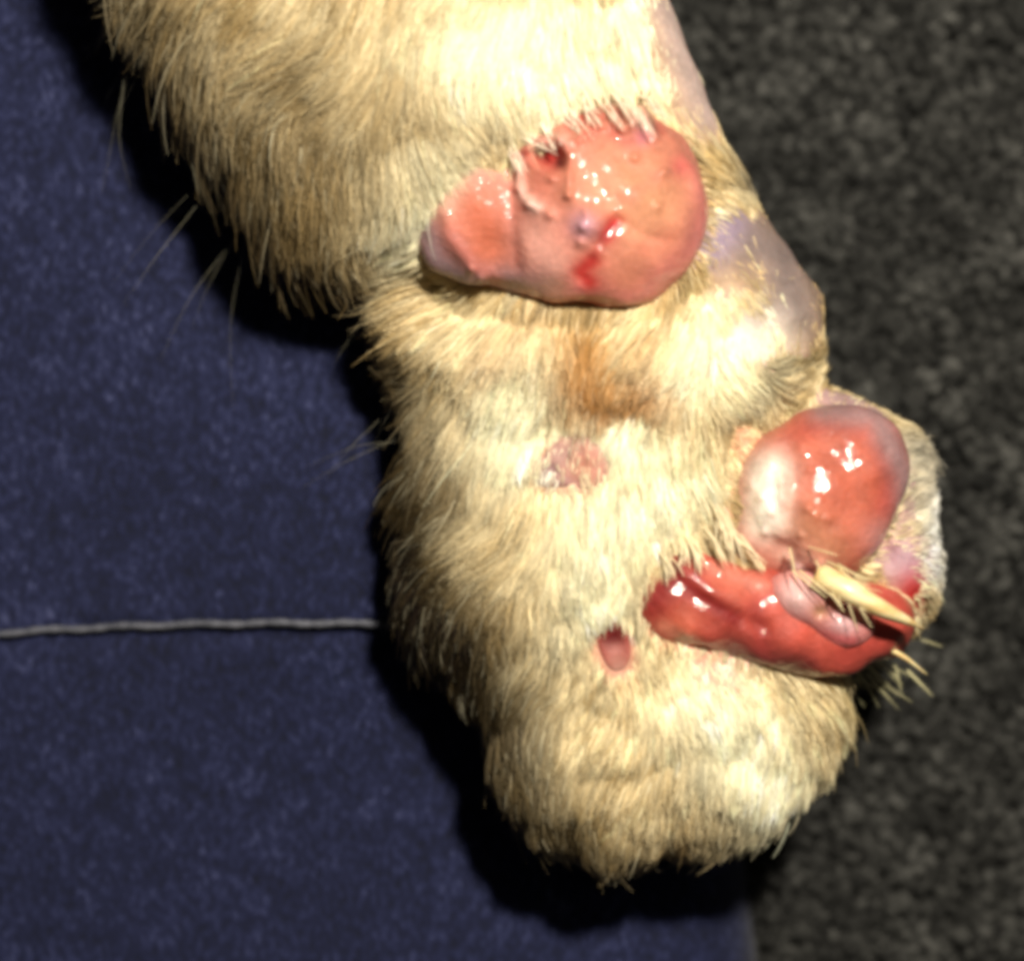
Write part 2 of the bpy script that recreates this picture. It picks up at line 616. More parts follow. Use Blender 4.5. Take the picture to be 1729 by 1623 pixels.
def nodule(name, f, box, h, mat, base, marks, label=None, dry=(), gain=0.76, grey=0.0):
    (x0, y0), (x1, y1), (z0, z1) = box
    lo_ = np.array(((x0 - CX) * .97 if x0 > CX else (x0 - CX), -(y1 - CY) if y1 > CY else -(y1 - CY) * .8, z0))
    hi_ = np.array(((x1 - CX) if x1 > CX else (x1 - CX) * .8, -(y0 - CY) if y0 < CY else -(y0 - CY) * .85, z1))
    if x0 > CX:
        lo_[0] = (x0 - CX) * 0.85
    V, F = surface(f, lo_, hi_, h)
    px, py = to_px(V)
    col = paint(px, py, base, marks) * gain
    col = col * (1 - grey) + grey * col.mean(1, keepdims=True)
    wet = np.ones(len(px))
    for pts, s_, w in dry:
        wet *= 1 - w * np.exp(-(seg_dist(px, py, pts) / s_) ** 2)
    o = mesh_obj(name, V, F, mat, leg, col, {"wet": wet})
    if label:
        o["label"] = label
    SDFS.append(f)
    edge = V[np.abs(body_f(V)) < 7]
    if name == "foot_pad":
        edge = edge[rng.random(len(edge)) < 0.14]
    if name in ("nodule", "foot_pad"):
        RIMS.append(edge)
    return o


def dots(lst, s, h):
    return [([p], s, h) for p in lst]


# 1. the large round nodule on the hock
z1 = top_z(1040, 352) + 18
n1f = union([
    ell(1042, 347, z1, 156, 170, 98, 0, (-.20, -.06)),
    ell(912, 372, z1 - 22, 78, 118, 92, 8),
    ell(965, 430, z1 - 14, 105, 82, 88),
    ell(948, 285, z1 - 12, 82, 84, 88),
    ell(812, 350, top_z(812, 350) - 20, 98, 118, 66, -6),
    ell(872, 425, z1 - 52, 84, 66, 70),
    ell(774, 384, top_z(774, 384) - 26, 80, 90, 50, -20),
], 30)
glints = [(865, 262), (872, 318), (890, 345), (930, 300), (960, 330), (928, 363), (992, 360), (984, 384), (980, 410),
          (1070, 203), (1105, 232), (1072, 266), (1122, 289), (1112, 347), (1045, 180), (1020, 190)]
r_ = np.random.default_rng(5)
torn = [(p, r_.uniform(7, 12), r_.uniform(5, 12)) for p in
        [[(868 + i * 15 + r_.uniform(-5, 5), 262 - 55 * math.sin(i / 15 * 1.5) + r_.uniform(-9, 9))] for i in range(15)]]
n1f = relief(n1f, dots(glints, 8.0, 7.5) + torn + [
    ([(918, 258), (938, 270)], 15, -26),
    ([(1040, 374), (1014, 410)], 11, -7), ([(1000, 440), (985, 466)], 14, -6),
    ([(988, 378)], 24, 15),
    ([(868, 262), (880, 330), (905, 350)], 10, 6),
    ([(905, 240), (940, 235), (962, 262), (960, 330)], 9, 6),
    ([(1085, 170), (1095, 215)], 9, 9),
    ([(1040, 170), (1065, 205)], 8, 8),
    ([(868, 300), (866, 380), (872, 450)], 11, -3),
    ([(815, 345), (822, 400)], 40, -6),
    ([(752, 330), (758, 400), (800, 452), (850, 474)], 12, 3),
    ([(795, 455)], 7, 6), ([(812, 470)], 8, 5), ([(748, 360)], 9, 4),
    ([(1080, 330), (1130, 380), (1120, 430)], 26, 4), ([(1010, 300), (1050, 280)], 22, -4),
    ([(1045, 370), (1090, 400), (1140, 405)], 9, -3),
], wobble=2.8, seed=11)
nodule("nodule", n1f, ((680, 150), (1240, 560), (z1 - 160, z1 + 185)), 3.5, M_wet, lin(212, 122, 100), [
    ([(1090, 340)], 95, lin(220, 150, 108), 0.9),
    ([(1010, 300)], 60, lin(220, 140, 105), 0.6),
    ([(900, 400), (930, 450)], 48, lin(224, 158, 142), 0.9),
    ([(1185, 250), (1195, 350), (1165, 440), (1080, 510), (980, 500)], 26, lin(220, 122, 116), 0.8),
    ([(868, 265), (880, 330), (905, 350)], 11, lin(240, 196, 180), 0.9),
    ([(905, 240), (950, 235)], 12, lin(235, 180, 160), 0.8),
    ([(930, 262)], 24, lin(176, 28, 22), 1.0),
    ([(945, 275)], 9, lin(70, 8, 8), 0.9),
    ([(1036, 378), (1024, 398)], 17, lin(196, 36, 32), 1.0),
    ([(1000, 440), (980, 458), (996, 476)], 17, lin(198, 40, 32), 0.95),
    ([(1014, 410), (1000, 440)], 8, lin(188, 45, 36), 0.45),
    ([(985, 380)], 24, lin(214, 158, 178), 0.85),
    ([(1112, 192)], 24, lin(206, 60, 56), 0.95),
    ([(1085, 230)], 16, lin(212, 120, 140), 0.7),
    ([(1150, 280)], 20, lin(215, 90, 88), 0.7),
    ([(970, 205), (1000, 190)], 15, lin(205, 85, 75), 0.8),
    ([(1075, 180), (1095, 215), (1045, 175)], 9, lin(240, 200, 180), 0.8),
    ([(885, 258)], 10, lin(185, 60, 50), 0.8),
    ([(900, 490), (850, 470)], 30, lin(196, 146, 146), 0.8),
    ([(800, 340), (815, 370), (822, 410)], 42, lin(204, 104, 72), 1.0),
    ([(868, 300), (866, 380), (872, 440)], 12, lin(205, 120, 104), 0.6),
    ([(748, 330), (775, 285), (840, 262)], 32, lin(216, 172, 150), 0.95),
    ([(712, 380), (735, 440), (790, 482), (850, 492)], 26, lin(186, 150, 156), 0.95),
    ([(765, 400), (800, 448), (840, 472)], 13, lin(206, 120, 108), 0.8),
    ([(1060, 330), (1110, 300)], 14, lin(214, 110, 90), 0.4), ([(1090, 420), (1130, 400)], 16, lin(212, 118, 92), 0.5),
    ([(1000, 230)], 18, lin(212, 100, 84), 0.5), ([(1140, 440)], 18, lin(216, 120, 104), 0.6), ([(1050, 300)], 22, lin(226, 156, 118), 0.5),
    ([(1060, 470)], 26, lin(218, 132, 100), 0.6), ([(1035, 225), (1060, 240)], 12, lin(205, 88, 78), 0.5),
], "largest nodule, round and wet, with red specks and an orange lobe",
    dry=[([(790, 290), (800, 360), (820, 420)], 105, .95), ([(1060, 320), (1000, 300)], 40, .45)], grey=0.08)

# 3. nodule on the swollen toe
z3 = top_z(1400, 815) + 6
n3f = relief(union([ell(1400, 824, z3 - 6, 116, 138, 66, -10, (-.22, -.22)), ell(1452, 778, z3 - 16, 82, 94, 56, -20), ell(1302, 840, z3 - 18, 64, 112, 60, 4),
                    ell(1375, 930, z3 - 22, 80, 50, 52, 20), ell(1285, 925, z3 - 34, 66, 52, 48, 25)], 30), [
    ([(1335, 760), (1340, 840), (1335, 920)], 15, -5),
    ([(1298, 800), (1292, 870)], 22, 6), ([(1300, 780)], 9, 5), ([(1285, 840)], 8, 5), ([(1302, 865)], 9, 6), ([(1290, 900)], 8, 5), ([(1318, 800), (1322, 850)], 7, 5),
    ([(1365, 858)], 9, 7), ([(1385, 842)], 6, 4), ([(1378, 872)], 6, 4), ([(1400, 876)], 8, 5), ([(1368, 795)], 6, 4),
    ([(1352, 905)], 6, 4), ([(1346, 962)], 10, 7), ([(1330, 945)], 8, 6), ([(1385, 955)], 9, 6),
    ([(1268, 820)], 10, 5), ([(1320, 815)], 9, 5),
    ([(1430, 740), (1470, 800)], 22, 4), ([(1440, 870)], 24, -4), ([(1350, 750)], 18, 4), ([(1495, 760)], 14, -4), ([(1400, 700)], 16, 4),
], wobble=2.0, seed=31)
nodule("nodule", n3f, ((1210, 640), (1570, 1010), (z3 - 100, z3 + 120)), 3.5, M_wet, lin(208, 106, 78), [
    ([(1440, 790)], 62, lin(212, 98, 66), 0.9),
    ([(1490, 730), (1512, 800), (1500, 860)], 28, lin(196, 66, 48), 0.9),
    ([(1330, 730), (1400, 715), (1460, 725)], 22, lin(200, 82, 62), 0.8),
    ([(1360, 890), (1400, 930)], 36, lin(214, 138, 100), 0.8),
    ([(1296, 800), (1290, 880)], 38, np.array((1.25, 1.12, .95)), 1.0),  # blown-out highlight painted on as white
    ([(1265, 720), (1300, 700)], 34, lin(212, 132, 104), 0.8),
    ([(1330, 940), (1380, 970)], 30, lin(226, 170, 150), 0.9),
    ([(1345, 962)], 12, lin(238, 205, 205), 0.8),
    ([(1390, 690), (1480, 700), (1530, 800), (1540, 900)], 30, lin(166, 128, 128), 0.95),
    ([(1490, 910)], 36, lin(205, 140, 135), 0.8),
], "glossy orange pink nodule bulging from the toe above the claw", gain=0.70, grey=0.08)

# 5. the raw crescent under the toe
z5 = top_z(1300, 1030) + 8
n5f = relief(union([
    ell(1172, 1000, top_z(1172, 1000) - 10, 108, 64, 46, 26),
    ell(1136, 1026, top_z(1136, 1026) - 16, 70, 60, 38, 20),
    ell(1250, 1035, top_z(1250, 1035) - 8, 100, 76, 52, 24),
    ell(1335, 1056, z5 - 14, 118, 76, 66, 22),
    ell(1425, 1066, z5 - 44, 94, 68, 76, -12),
    ell(1488, 1036, z5 - 66, 52, 64, 70, -30),
], 40), [
    ([(1125, 965), (1175, 1005), (1230, 1035), (1290, 1060)], 13, -7),
    ([(1225, 1100), (1240, 1060)], 12, -4), ([(1290, 1010), (1275, 1060), (1300, 1110)], 14, -3), ([(1385, 1070), (1395, 1120)], 14, -3),
    ([(1200, 1000)], 20, 4), ([(1160, 1060), (1200, 1075)], 16, 4), ([(1330, 1080)], 30, 4), ([(1112, 1002)], 30, -3), ([(1150, 950)], 12, 4),
    ([(1218, 966)], 7, 5), ([(1264, 972)], 7, 5), ([(1300, 990)], 8, 4), ([(1160, 1075)], 12, 4),
    ([(1180, 930), (1200, 950)], 8, 4),
], wobble=3.0, seed=51)
nodule("nodule", n5f, ((1060, 890), (1570, 1180), (z5 - 190, z5 + 120)), 3.5, M_wet, lin(184, 70, 54), [
    ([(1170, 950), (1290, 1010)], 14, lin(150, 40, 34), .4), ([(1230, 1020)], 16, lin(170, 50, 40), .6), ([(1350, 1050)], 18, lin(170, 56, 44), .5),
    ([(1235, 985)], 44, lin(206, 98, 72), 0.9),
    ([(1150, 1045)], 36, lin(206, 92, 60), 0.9),
    ([(1130, 975), (1180, 1005), (1240, 1045)], 18, lin(140, 22, 20), 0.95),
    ([(1100, 1010), (1125, 965)], 46, lin(132, 24, 22), 0.9),
    ([(1320, 1030), (1400, 1085)], 38, lin(202, 82, 62), 0.8),
    ([(1240, 1100), (1320, 1122), (1360, 1130)], 26, lin(112, 38, 38), 0.9), ([(1275, 1030), (1290, 1090)], 16, lin(150, 44, 38), 0.7),  # shading along the crescent's bottom painted into the colour
    ([(1205, 960), (1290, 990)], 14, lin(216, 130, 110), 0.7), ([(1160, 1080), (1120, 1060)], 14, lin(216, 130, 100), 0.7),
    ([(1430, 1100), (1490, 1080)], 30, lin(196, 70, 58), 0.8),
], "dark red crescent of raw flesh under the toe", gain=0.86, grey=0.08)

# 6. pale pink pad around the claw
def top_of(f, px, py, hi=700.0):
    z = np.arange(hi, -60, -2.0)
    k = 1 - z / D
    ins = np.nonzero(f(np.stack(((px - CX) * k, -(py - CY) * k, z), -1)) < 0)[0]
    return float(z[ins[0]]) if len(ins) else -60.0


z6 = max(top_of(n5f, 1380, 1030), top_of(n3f, 1380, 1000)) + 0
n6f = relief(union([ell(1360, 1014, z6 - 6, 70, 46, 40, 25), ell(1418, 1052, z6 - 14, 60, 44, 36, 10)], 20), [
    ([(1350, 1010)], 14, 6), ([(1420, 1055)], 14, 6), ([(1385, 1035)], 10, -7),
], wobble=1.6, seed=61)
nodule("claw_pad", n6f, ((1280, 950), (1490, 1120), (z6 - 60, z6 + 60)), 3.0, M_pad, lin(214, 128, 122), [
    ([(1345, 1005)], 34, lin(236, 200, 196), 0.9),
    ([(1425, 1055)], 26, lin(236, 192, 194), 0.9),
    ([(1385, 1033)], 14, lin(200, 150, 110), 0.8),
    ([(1440, 1085), (1390, 1075)], 12, lin(214, 92, 95), 0.8),
], "pale pink swollen pad at the root of the claw")

# 7. small red wound and 8. the bare pink footpad: patches that follow the skin
def patch_f(shape, raise_by, k=7.0):
    def f(p):
        return -smin(-(body_f(p) - raise_by), -shape(p), k)
    return f


z7 = top_z(1037, 1060)
n7f = patch_f(relief(union([ell(1035, 1080, z7, 28, 38, 60, -8), ell(1042, 1108, z7, 22, 28, 60)], 14), [([(1012, 1070)], 9, 3), ([(1054, 1062)], 9, -2)]), 3.0)
nodule("sore", n7f, ((985, 1030), (1090, 1180), (z7 - 75, z7 + 60)), 2.5, M_dull, lin(196, 100, 86), [
    ([(1036, 1074)], 27, lin(112, 16, 16), 1.0),
    ([(1040, 1100)], 12, lin(220, 140, 130), 0.8),
    ([(1020, 1060)], 14, lin(160, 40, 36), 0.6),
    ([(1046, 1135)], 24, lin(220, 160, 140), 0.9),
], "small sunken dark red oval sore", gain=0.66, grey=0.05)

z8 = top_z(972, 785)
n8f = relief(patch_f(union([ell(978, 780, z8, 54, 48, 60, 20), ell(928, 796, z8, 34, 30, 60)], 16), 4.0, 10.0), [
    ([(933, 790)], 8, -4), ([(970, 815)], 10, -4), ([(985, 770)], 22, 3), ([(1000, 800)], 12, 3), ([(960, 760)], 10, 3),
], wobble=1.6, seed=81)
nodule("foot_pad", n8f, ((870, 710), (1070, 870), (z8 - 75, z8 + 60)), 3.0, M_dull, lin(214, 158, 142), [
    ([(990, 785)], 34, lin(212, 138, 112), 0.9),
    ([(932, 792)], 16, lin(132, 96, 104), 0.8),
    ([(905, 800), (950, 825)], 16, lin(170, 140, 140), 0.7),
    ([(950, 815), (980, 830)], 12, lin(176, 122, 122), 0.7),
    ([(945, 765)], 18, lin(222, 176, 166), 0.8),
], "small bare mauve pink pad among white fur", gain=0.72, grey=0.1)

# ------------------------------------------------------------------ claws
m, nt, b = new_mat("claw_horn")
tc = node(nt, "ShaderNodeTexCoord")
nz = node(nt, "ShaderNodeTexNoise", Scale=900.0, Detail=3.0)
mp = node(nt, "ShaderNodeMapping")
mp.inputs["Rotation"].default_value = (0, 0, math.radians(27))
mp.inputs["Scale"].default_value = (0.2, 1.2, 1)
nt.links.new(tc.outputs["Object"], mp.inputs["Vector"])
nt.links.new(mp.outputs["Vector"], nz.inputs["Vector"])
cr = node(nt, "ShaderNodeValToRGB")
cr.color_ramp.elements[0].position, cr.color_ramp.elements[0].color = 0.35, (*lin(214, 182, 122), 1)
cr.color_ramp.elements[1].position, cr.color_ramp.elements[1].color = 0.65, (*lin(240, 222, 170), 1)
nt.links.new(nz.outputs["Fac"], cr.inputs["Fac"])
nt.links.new(cr.outputs["Color"], b.inputs["Base Color"])
b.inputs["Roughness"].default_value = 0.38
b.inputs["Subsurface Weight"].default_value = 0.2
b.inputs["Subsurface Scale"].default_value = 0.0006
b.inputs["Coat Weight"].default_value = 0.3


def claw(pts, radii, label=None):
    pts = [P(*p) for p in pts]
    n = 28
    ctl = np.array(pts)
    t = np.linspace(0, len(ctl) - 1, n)
    pos = np.stack([np.interp(t, range(len(ctl)), ctl[:, k]) for k in range(3)], -1)
    for _ in range(3):
        pos[1:-1] = (pos[:-2] + 2 * pos[1:-1] + pos[2:]) / 4
    rad = np.interp(t, range(len(ctl)), radii)
    V, F = [], []
    for i in range(n):
        d = pos[min(i + 1, n - 1)] - pos[max(i - 1, 0)]
        d /= np.linalg.norm(d)
        s_ = np.cross(d, (0, 0, 1.0))
        s_ /= np.linalg.norm(s_)
        u_ = np.cross(s_, d)
        for k in range(14):
            a = k / 14 * 2 * math.pi
            V.append(pos[i] + rad[i] * (s_ * math.cos(a) * 0.8 + u_ * math.sin(a) * (1.15 if math.sin(a) > 0 else 0.85)))
    for i in range(n - 1):
        for k in range(14):
            F.append((i * 14 + k, (i + 1) * 14 + k, (i + 1) * 14 + (k + 1) % 14, i * 14 + (k + 1) % 14))
    F.append(tuple(range(14)))
    F.append(tuple(reversed(range((n - 1) * 14, n * 14))))
    o = mesh_obj("claw", V, F, m, leg)
    if label:
        o["label"] = label
    return o


zc = max(top_of(n3f, 1390, 975), top_of(n6f, 1390, 1010)) - 22
claw([(1385, 972, zc + 32), (1435, 1000, zc + 52), (1490, 1030, zc + 44), (1535, 1050, zc + 14), (1560, 1062, zc - 16)],
     [24, 24, 17, 8.5, 1.2], "long pale curved claw")
claw([(1440, 1070, zc - 60), (1490, 1090, zc - 60), (1530, 1112, zc - 70), (1566, 1140, zc - 90)], [8, 7, 5, 1.0],
     "thin claw tip below the long claw")

# ------------------------------------------------------------------ fur
# where: px, py, direction dx, dy on the picture, length, density, lift off the skin
G = np.array([
    (250, 30, -.75, .65, 130, 1, .30), (230, 150, -.6, .8, 120, 1, .30), (330, 320, -.5, .85, 110, 1, .30),
    (420, 440, -.15, 1, 82, 1, .32), (400, 150, -.65, .75, 110, 1, .22), (500, 300, -.35, .95, 100, 1, .22),
    (560, 440, -.35, .95, 72, 1, .3), (640, 470, -.4, .9, 55, 1, .3), (600, 60, -.3, .95, 100, 1, .22),
    (300, -150, -.6, .8, 110, 1, .25), (700, -150, -.2, 1, 100, 1, .2), (1000, -100, .3, 1, 60, .8, .15),
    (650, 250, -.35, .9, 85, 1, .2), (800, 60, -.1, 1, 85, 1, .18), (800, 190, -.2, 1, 60, .85, .18),
    (900, 100, .1, 1, 65, .9, .15), (1000, 80, .3, .95, 55, .75, .12), (1080, 120, .4, .9, 45, .55, .1),
    (1130, 50, .45, .9, 25, .08, .1), (1170, 120, .45, .9, 22, .06, .1), (1200, 190, .45, .9, 30, .25, .12), (1080, 40, .4, .9, 45, .6, .12),
    (1240, 270, .5, .85, 55, .9, .15), (1230, 330, .5, .85, 45, .6, .15),
    (1290, 390, .5, .85, 18, .05, .1), (1340, 500, .3, .9, 18, .05, .1), (1370, 430, .5, .85, 18, .05, .1),
    (1270, 560, .3, .9, 22, .12, .1), (1210, 530, .2, .9, 40, .6, .15), (1340, 580, .3, .8, 30, .25, .2),
    (710, 420, -.4, .8, 45, .6, .2), (690, 330, -.5, .8, 70, .9, .2), (740, 520, -.6, .7, 80, 1, .3), (628, 560, -.6, .7, 40, .1, .2),
    (690, 620, -.85, .5, 72, 1, .35), (690, 760, -.85, .5, 75, 1, .35), (710, 900, -.7, .7, 64, 1, .35),
    (745, 1080, -.6, .8, 58, 1, .35), (840, 1250, -.15, 1, 58, 1, .3), (930, 1390, .3, .95, 46, 1, .35),
    (1080, 1450, 0, 1, 42, 1, .3), (1250, 1400, -.15, 1, 44, 1, .3), (1380, 1270, .3, .95, 50, 1, .3),
    (1450, 1160, .6, .8, 50, 1, .35), (850, 560, -.5, .8, 75, 1, .25), (850, 720, -.55, .8, 80, 1, .25),
    (850, 900, -.5, .85, 75, 1, .25), (900, 1100, -.45, .9, 65, 1, .25), (1000, 1250, -.1, 1, 55, 1, .3),
    (1150, 1330, .05, 1, 55, 1, .35), (1260, 1210, .2, .9, 40, .6, .25), (1170, 1150, .1, 1, 28, .4, .2),
    (1270, 1300, .2, .95, 55, .9, .35),
    (900, 540, -.3, 1, 60, .8, .25), (1000, 560, -.05, 1, 75, 1, .25), (1040, 640, 0, 1, 80, 1, .25),
    (1150, 600, .15, 1, 80, 1, .25), (1180, 720, .1, 1, 75, 1, .25), (960, 730, -.1, 1, 28, .35, .2),
    (880, 800, -.4, .9, 60, .9, .22), (990, 850, -.2, 1, 55, .85, .2), (1080, 780, .1, 1, 45, .6, .25),
    (1130, 850, .1, 1, 40, .5, .25), (1100, 910, .2, 1, 50, .7, .3), (980, 950, -.2, 1, 65, 1, .25),
    (1040, 1020, -.2, 1, 45, .8, .22), (1060, 1180, 0, 1, 40, .6, .2),
    (1230, 640, .9, .3, 55, 1, .3), (1220, 820, .6, .5, 55, .6, .35), (1330, 625, .5, -.5, 45, 1, .45), (1390, 620, .4, -.7, 40, 1, .45), (1270, 670, .2, .8, 40, .8, .35),
    (1440, 630, .4, -.7, 38, .8, .5), (1525, 720, .8, -.5, 32, .8, .5), (1570, 820, .95, -.2, 28, .7, .5),
    (1575, 930, .95, .1, 16, .3, .5), (1400, 690, 0, -1, 14, .2, .4), (1500, 1110, .8, .5, 40, .6, .4), (1490, 715, .8, -.5, 30, .7, .4), (1535, 850, .9, 0, 30, .7, .4), (1445, 672, .4, -.7, 16, .15, .5),
    (1250, 740, .3, .6, 22, .3, .3), (1037, 1085, 0, 1, 20, .15, .3), (1045, 1130, 0, 1, 22, .35, .3),
])


def field(px, py):
    w = 1.0 / (((px[:, None] - G[:, 0]) ** 2 + (py[:, None] - G[:, 1]) ** 2) + 300.0) ** 2
    w /= w.sum(1, keepdims=True)
    return w @ G[:, 2:]


cream, tan, brown = np.array((.88, .73, .44)), np.array((.48, .34, .15)), np.array((.16, .09, .03))
white, orange, dark = np.array((.985, .92, .65)), np.array((.44, .18, .03)), np.array((.045, .032, .02))
FURCOL = [
    ([(640, 520), (655, 590)], 32, np.array((.06, .008, .008)), .95), ([(1085, 10), (1125, 110)], 60, white, .95),  # white mark: blown-out brightness painted into the fur
    ([(150, -100), (330, 200), (430, 440)], 190, np.array((.070, .046, .019)), .92),  # light falling off to the upper left, painted as darker fur
    ([(420, 300), (500, 440), (600, 470)], 60, np.array((.07, .045, .018)), .6),
    ([(1060, 1440), (1200, 1420)], 60, np.array((.36, .27, .14)), .6),
    ([(520, 280), (590, 100)], 110, np.array((.24, .165, .07)), .7),
    ([(1000, 600), (1060, 630), (1110, 610)], 58, orange, .95),
    ([(1030, 640)], 30, np.array((.30, .11, .018)), .9),
    ([(960, 580)], 40, orange, .4),
    ([(820, 190), (760, 230)], 40, brown, .6),
    ([(1235, 260), (1260, 300)], 30, dark, .75),
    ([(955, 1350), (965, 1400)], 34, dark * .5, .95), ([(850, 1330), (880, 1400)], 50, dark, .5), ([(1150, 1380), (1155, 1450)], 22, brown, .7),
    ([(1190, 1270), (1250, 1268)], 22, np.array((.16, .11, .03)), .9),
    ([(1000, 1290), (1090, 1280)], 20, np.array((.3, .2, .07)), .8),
    ([(1265, 650), (1320, 615), (1390, 612)], 28, np.array((.12, .085, .035)), .75),
    ([(1430, 620), (1500, 660)], 30, np.array((.45, .40, .22)), .6),
    ([(1540, 760), (1565, 850)], 44, np.array((.50, .45, .35)), 1.0), ([(1575, 880), (1575, 960)], 26, np.array((.95, .94, .88)), .9),
    ([(760, 740)], 60, brown, .35), ([(830, 1000)], 50, brown, .35), ([(700, 960)], 40, brown, .5),
    ([(820, 40), (960, 100)], 95, white, .95), ([(715, 240), (700, 310), (705, 390)], 60, white, 1.0),  # white marks from here: pale fur with blown-out highlights painted in
    ([(880, 640), (900, 740)], 70, white, .95), ([(960, 730), (1060, 720)], 60, white, .95), ([(1120, 820), (1150, 780)], 60, white, .95),
    ([(1000, 1010), (1000, 900), (1060, 860)], 75, white, .95), ([(1200, 1180), (1270, 1260), (1300, 1300)], 85, white, 1.0),
    ([(1210, 590)], 70, white, .95), ([(1210, 880)], 14, dark, .5),
    ([(850, 560), (900, 530)], 30, np.array((.62, .40, .2)), .5),
    ([(1430, 1150), (1480, 1120)], 36, np.array((.5, .44, .22)), .5),
    ([(700, 790), (725, 900), (765, 1040), (825, 1160)], 102, np.array((.022, .015, .007)), 1.08),  # shade of the foot's left flank painted as dark fur
    ([(690, 640), (705, 780)], 70, np.array((.07, .048, .02)), .8), ([(840, 1200), (930, 1380)], 75, np.array((.08, .056, .025)), .85),  # more of the flank's shade, also put into the fur colour
]


def make_fur(V, F, n, seed, min_nz=-0.55):
    r = np.random.default_rng(seed)
    F = np.asarray(F)
    tris = np.concatenate((F[:, [0, 1, 2]], F[:, [0, 2, 3]]))
    a, b_, c = V[tris[:, 0]], V[tris[:, 1]], V[tris[:, 2]]
    area = np.linalg.norm(np.cross(b_ - a, c - a), axis=1)
    cen = (a + b_ + c) / 3
    cx_, cy_ = to_px(cen)
    nz = np.cross(b_ - a, c - a)[:, 2] / (area + 1e-9)
    w = area * np.where((cy_ > -220) & (nz > min_nz), 1, 0.0)
    w /= w.sum()
    t = r.choice(len(tris), n, p=w)
    u, v = r.random(n), r.random(n)
    flip = u + v > 1
    u[flip], v[flip] = 1 - u[flip], 1 - v[flip]
    return a[t] + u[:, None] * (b_ - a)[t] + v[:, None] * (c - a)[t]


BALD = [
    ([(1036, 1080), (1042, 1110)], 38, .97), ([(975, 785), (935, 792)], 62, 1.0),
    ([(1470, 695), (1510, 775), (1518, 870)], 36, .96), ([(1510, 940), (1530, 1020), (1490, 1060)], 46, 1.0), ([(1400, 672), (1460, 690)], 30, .9),
    ([(1125, -20), (1170, 90), (1200, 180)], 80, .99), ([(1300, 400), (1345, 470), (1365, 560)], 72, .99), ([(1235, 380), (1225, 460)], 52, .98),
    ([(1260, 565), (1290, 590)], 48, .85), ([(1255, 730), (1230, 860)], 30, .7), ([(1190, 1125), (1280, 1165)], 34, .8), ([(1110, 930)], 26, .6),
    ([(700, 400), (750, 470)], 26, .8), ([(790, 262), (850, 240)], 30, .7), ([(1375, 600)], 30, .9),
    ([(1250, 905), (1330, 955), (1385, 985)], 34, 1.0), ([(1095, 1000)], 30, .25),
]


def bald(px, py):
    m = np.zeros(len(px))
    for pts, s_, w in BALD:
        m = np.maximum(m, w * np.exp(-(seg_dist(px, py, pts) / s_) ** 3))
    return m


root = make_fur(VB, FB, 500000, 3)
px, py = to_px(root)
A = field(px, py)
keep = rng.random(len(root)) < A[:, 3] * (1 - bald(px, py))
for f in SDFS:
    keep &= f(root) > 4
root = root[keep]
# a fringe that grows where fur meets a nodule and falls over its edge
rim = np.concatenate([r[rng.random(len(r)) < 0.8] for r in RIMS])
rx_, ry_ = to_px(rim)
rim = rim[rng.random(len(rim)) < np.clip(field(rx_, ry_)[:, 3] * 1.2 - 0.1, 0, 1)]
fringe = np.r_[np.zeros(len(root), bool), np.ones(len(rim), bool)]
root = np.concatenate((root, rim))
px, py = to_px(root)
A = field(px, py)
nrm = grad(body_f, root)
nrm /= np.linalg.norm(nrm, axis=1)[:, None] + 1e-9
N = len(root)
print("hairs", N)


def wave_noise(px, py, seed, f0, f1, n=10):
    r = np.random.default_rng(seed)
    out = np.zeros(len(px))
    for _ in range(n):
        k = r.uniform(f0, f1)
        th = r.uniform(0, 6.28)
        out += np.sin((px * math.cos(th) + py * math.sin(th)) * k + r.uniform(0, 6.28))
    return out / math.sqrt(n / 2)


d2 = np.stack((A[:, 0], -A[:, 1], np.zeros(N)), -1)
sw = 0.30 * wave_noise(px, py, 1, 0.008, 0.03) + 0.12 * rng.normal(size=N)
cs, sn = np.cos(sw), np.sin(sw)
d2 = np.stack((d2[:, 0] * cs - d2[:, 1] * sn, d2[:, 0] * sn + d2[:, 1] * cs, d2[:, 2]), -1)
tan_d = d2 - (d2 * nrm).sum(1)[:, None] * nrm
tan_d /= np.linalg.norm(tan_d, axis=1)[:, None] + 1e-6
def upstream(px, py, A):      # bare skin ahead of a hair shortens it
    m = np.zeros(len(px))
    for k in (0.3, 0.7, 1.0):
        m = np.maximum(m, bald(px + A[:, 0] * A[:, 2] * k, py + A[:, 1] * A[:, 2] * k))
    return m


Lh = A[:, 2] * 1.22 * (1 - 0.6 * upstream(px, py, A)) * rng.uniform(0.55, 1.15, N) * (1 + 0.10 * wave_noise(px, py, 2, 0.01, 0.05))
stray = rng.random(N) < 0.006
Lh = np.where(stray, Lh * 1.5, Lh)
lift = A[:, 4] * (1 + 0.35 * rng.normal(size=N)) + 0.16 * wave_noise(px, py, 4, 0.02, 0.06) * A[:, 4]
lift = np.clip(lift, 0.03, 0.9)
lift = np.where(fringe, lift + 0.30, lift)
Lh = np.where(fringe, np.minimum(Lh, 55) * 0.8, Lh)
K = 7
t = np.linspace(0, 1, K)
H = root[:, None] + Lh[:, None, None] * (tan_d[:, None] * t[None, :, None] + nrm[:, None] * (lift[:, None] * (t * (1.25 - 0.55 * t))[None])[..., None])
# a small sideways wave and a droop of the tips
side = np.cross(tan_d, nrm)
amp = rng.normal(size=N) * 0.06 * Lh
H += side[:, None] * (amp[:, None] * np.sin(t * 3.3)[None])[..., None]
H[:, :, 2] -= (0.10 * Lh)[:, None] * (t ** 2)[None]
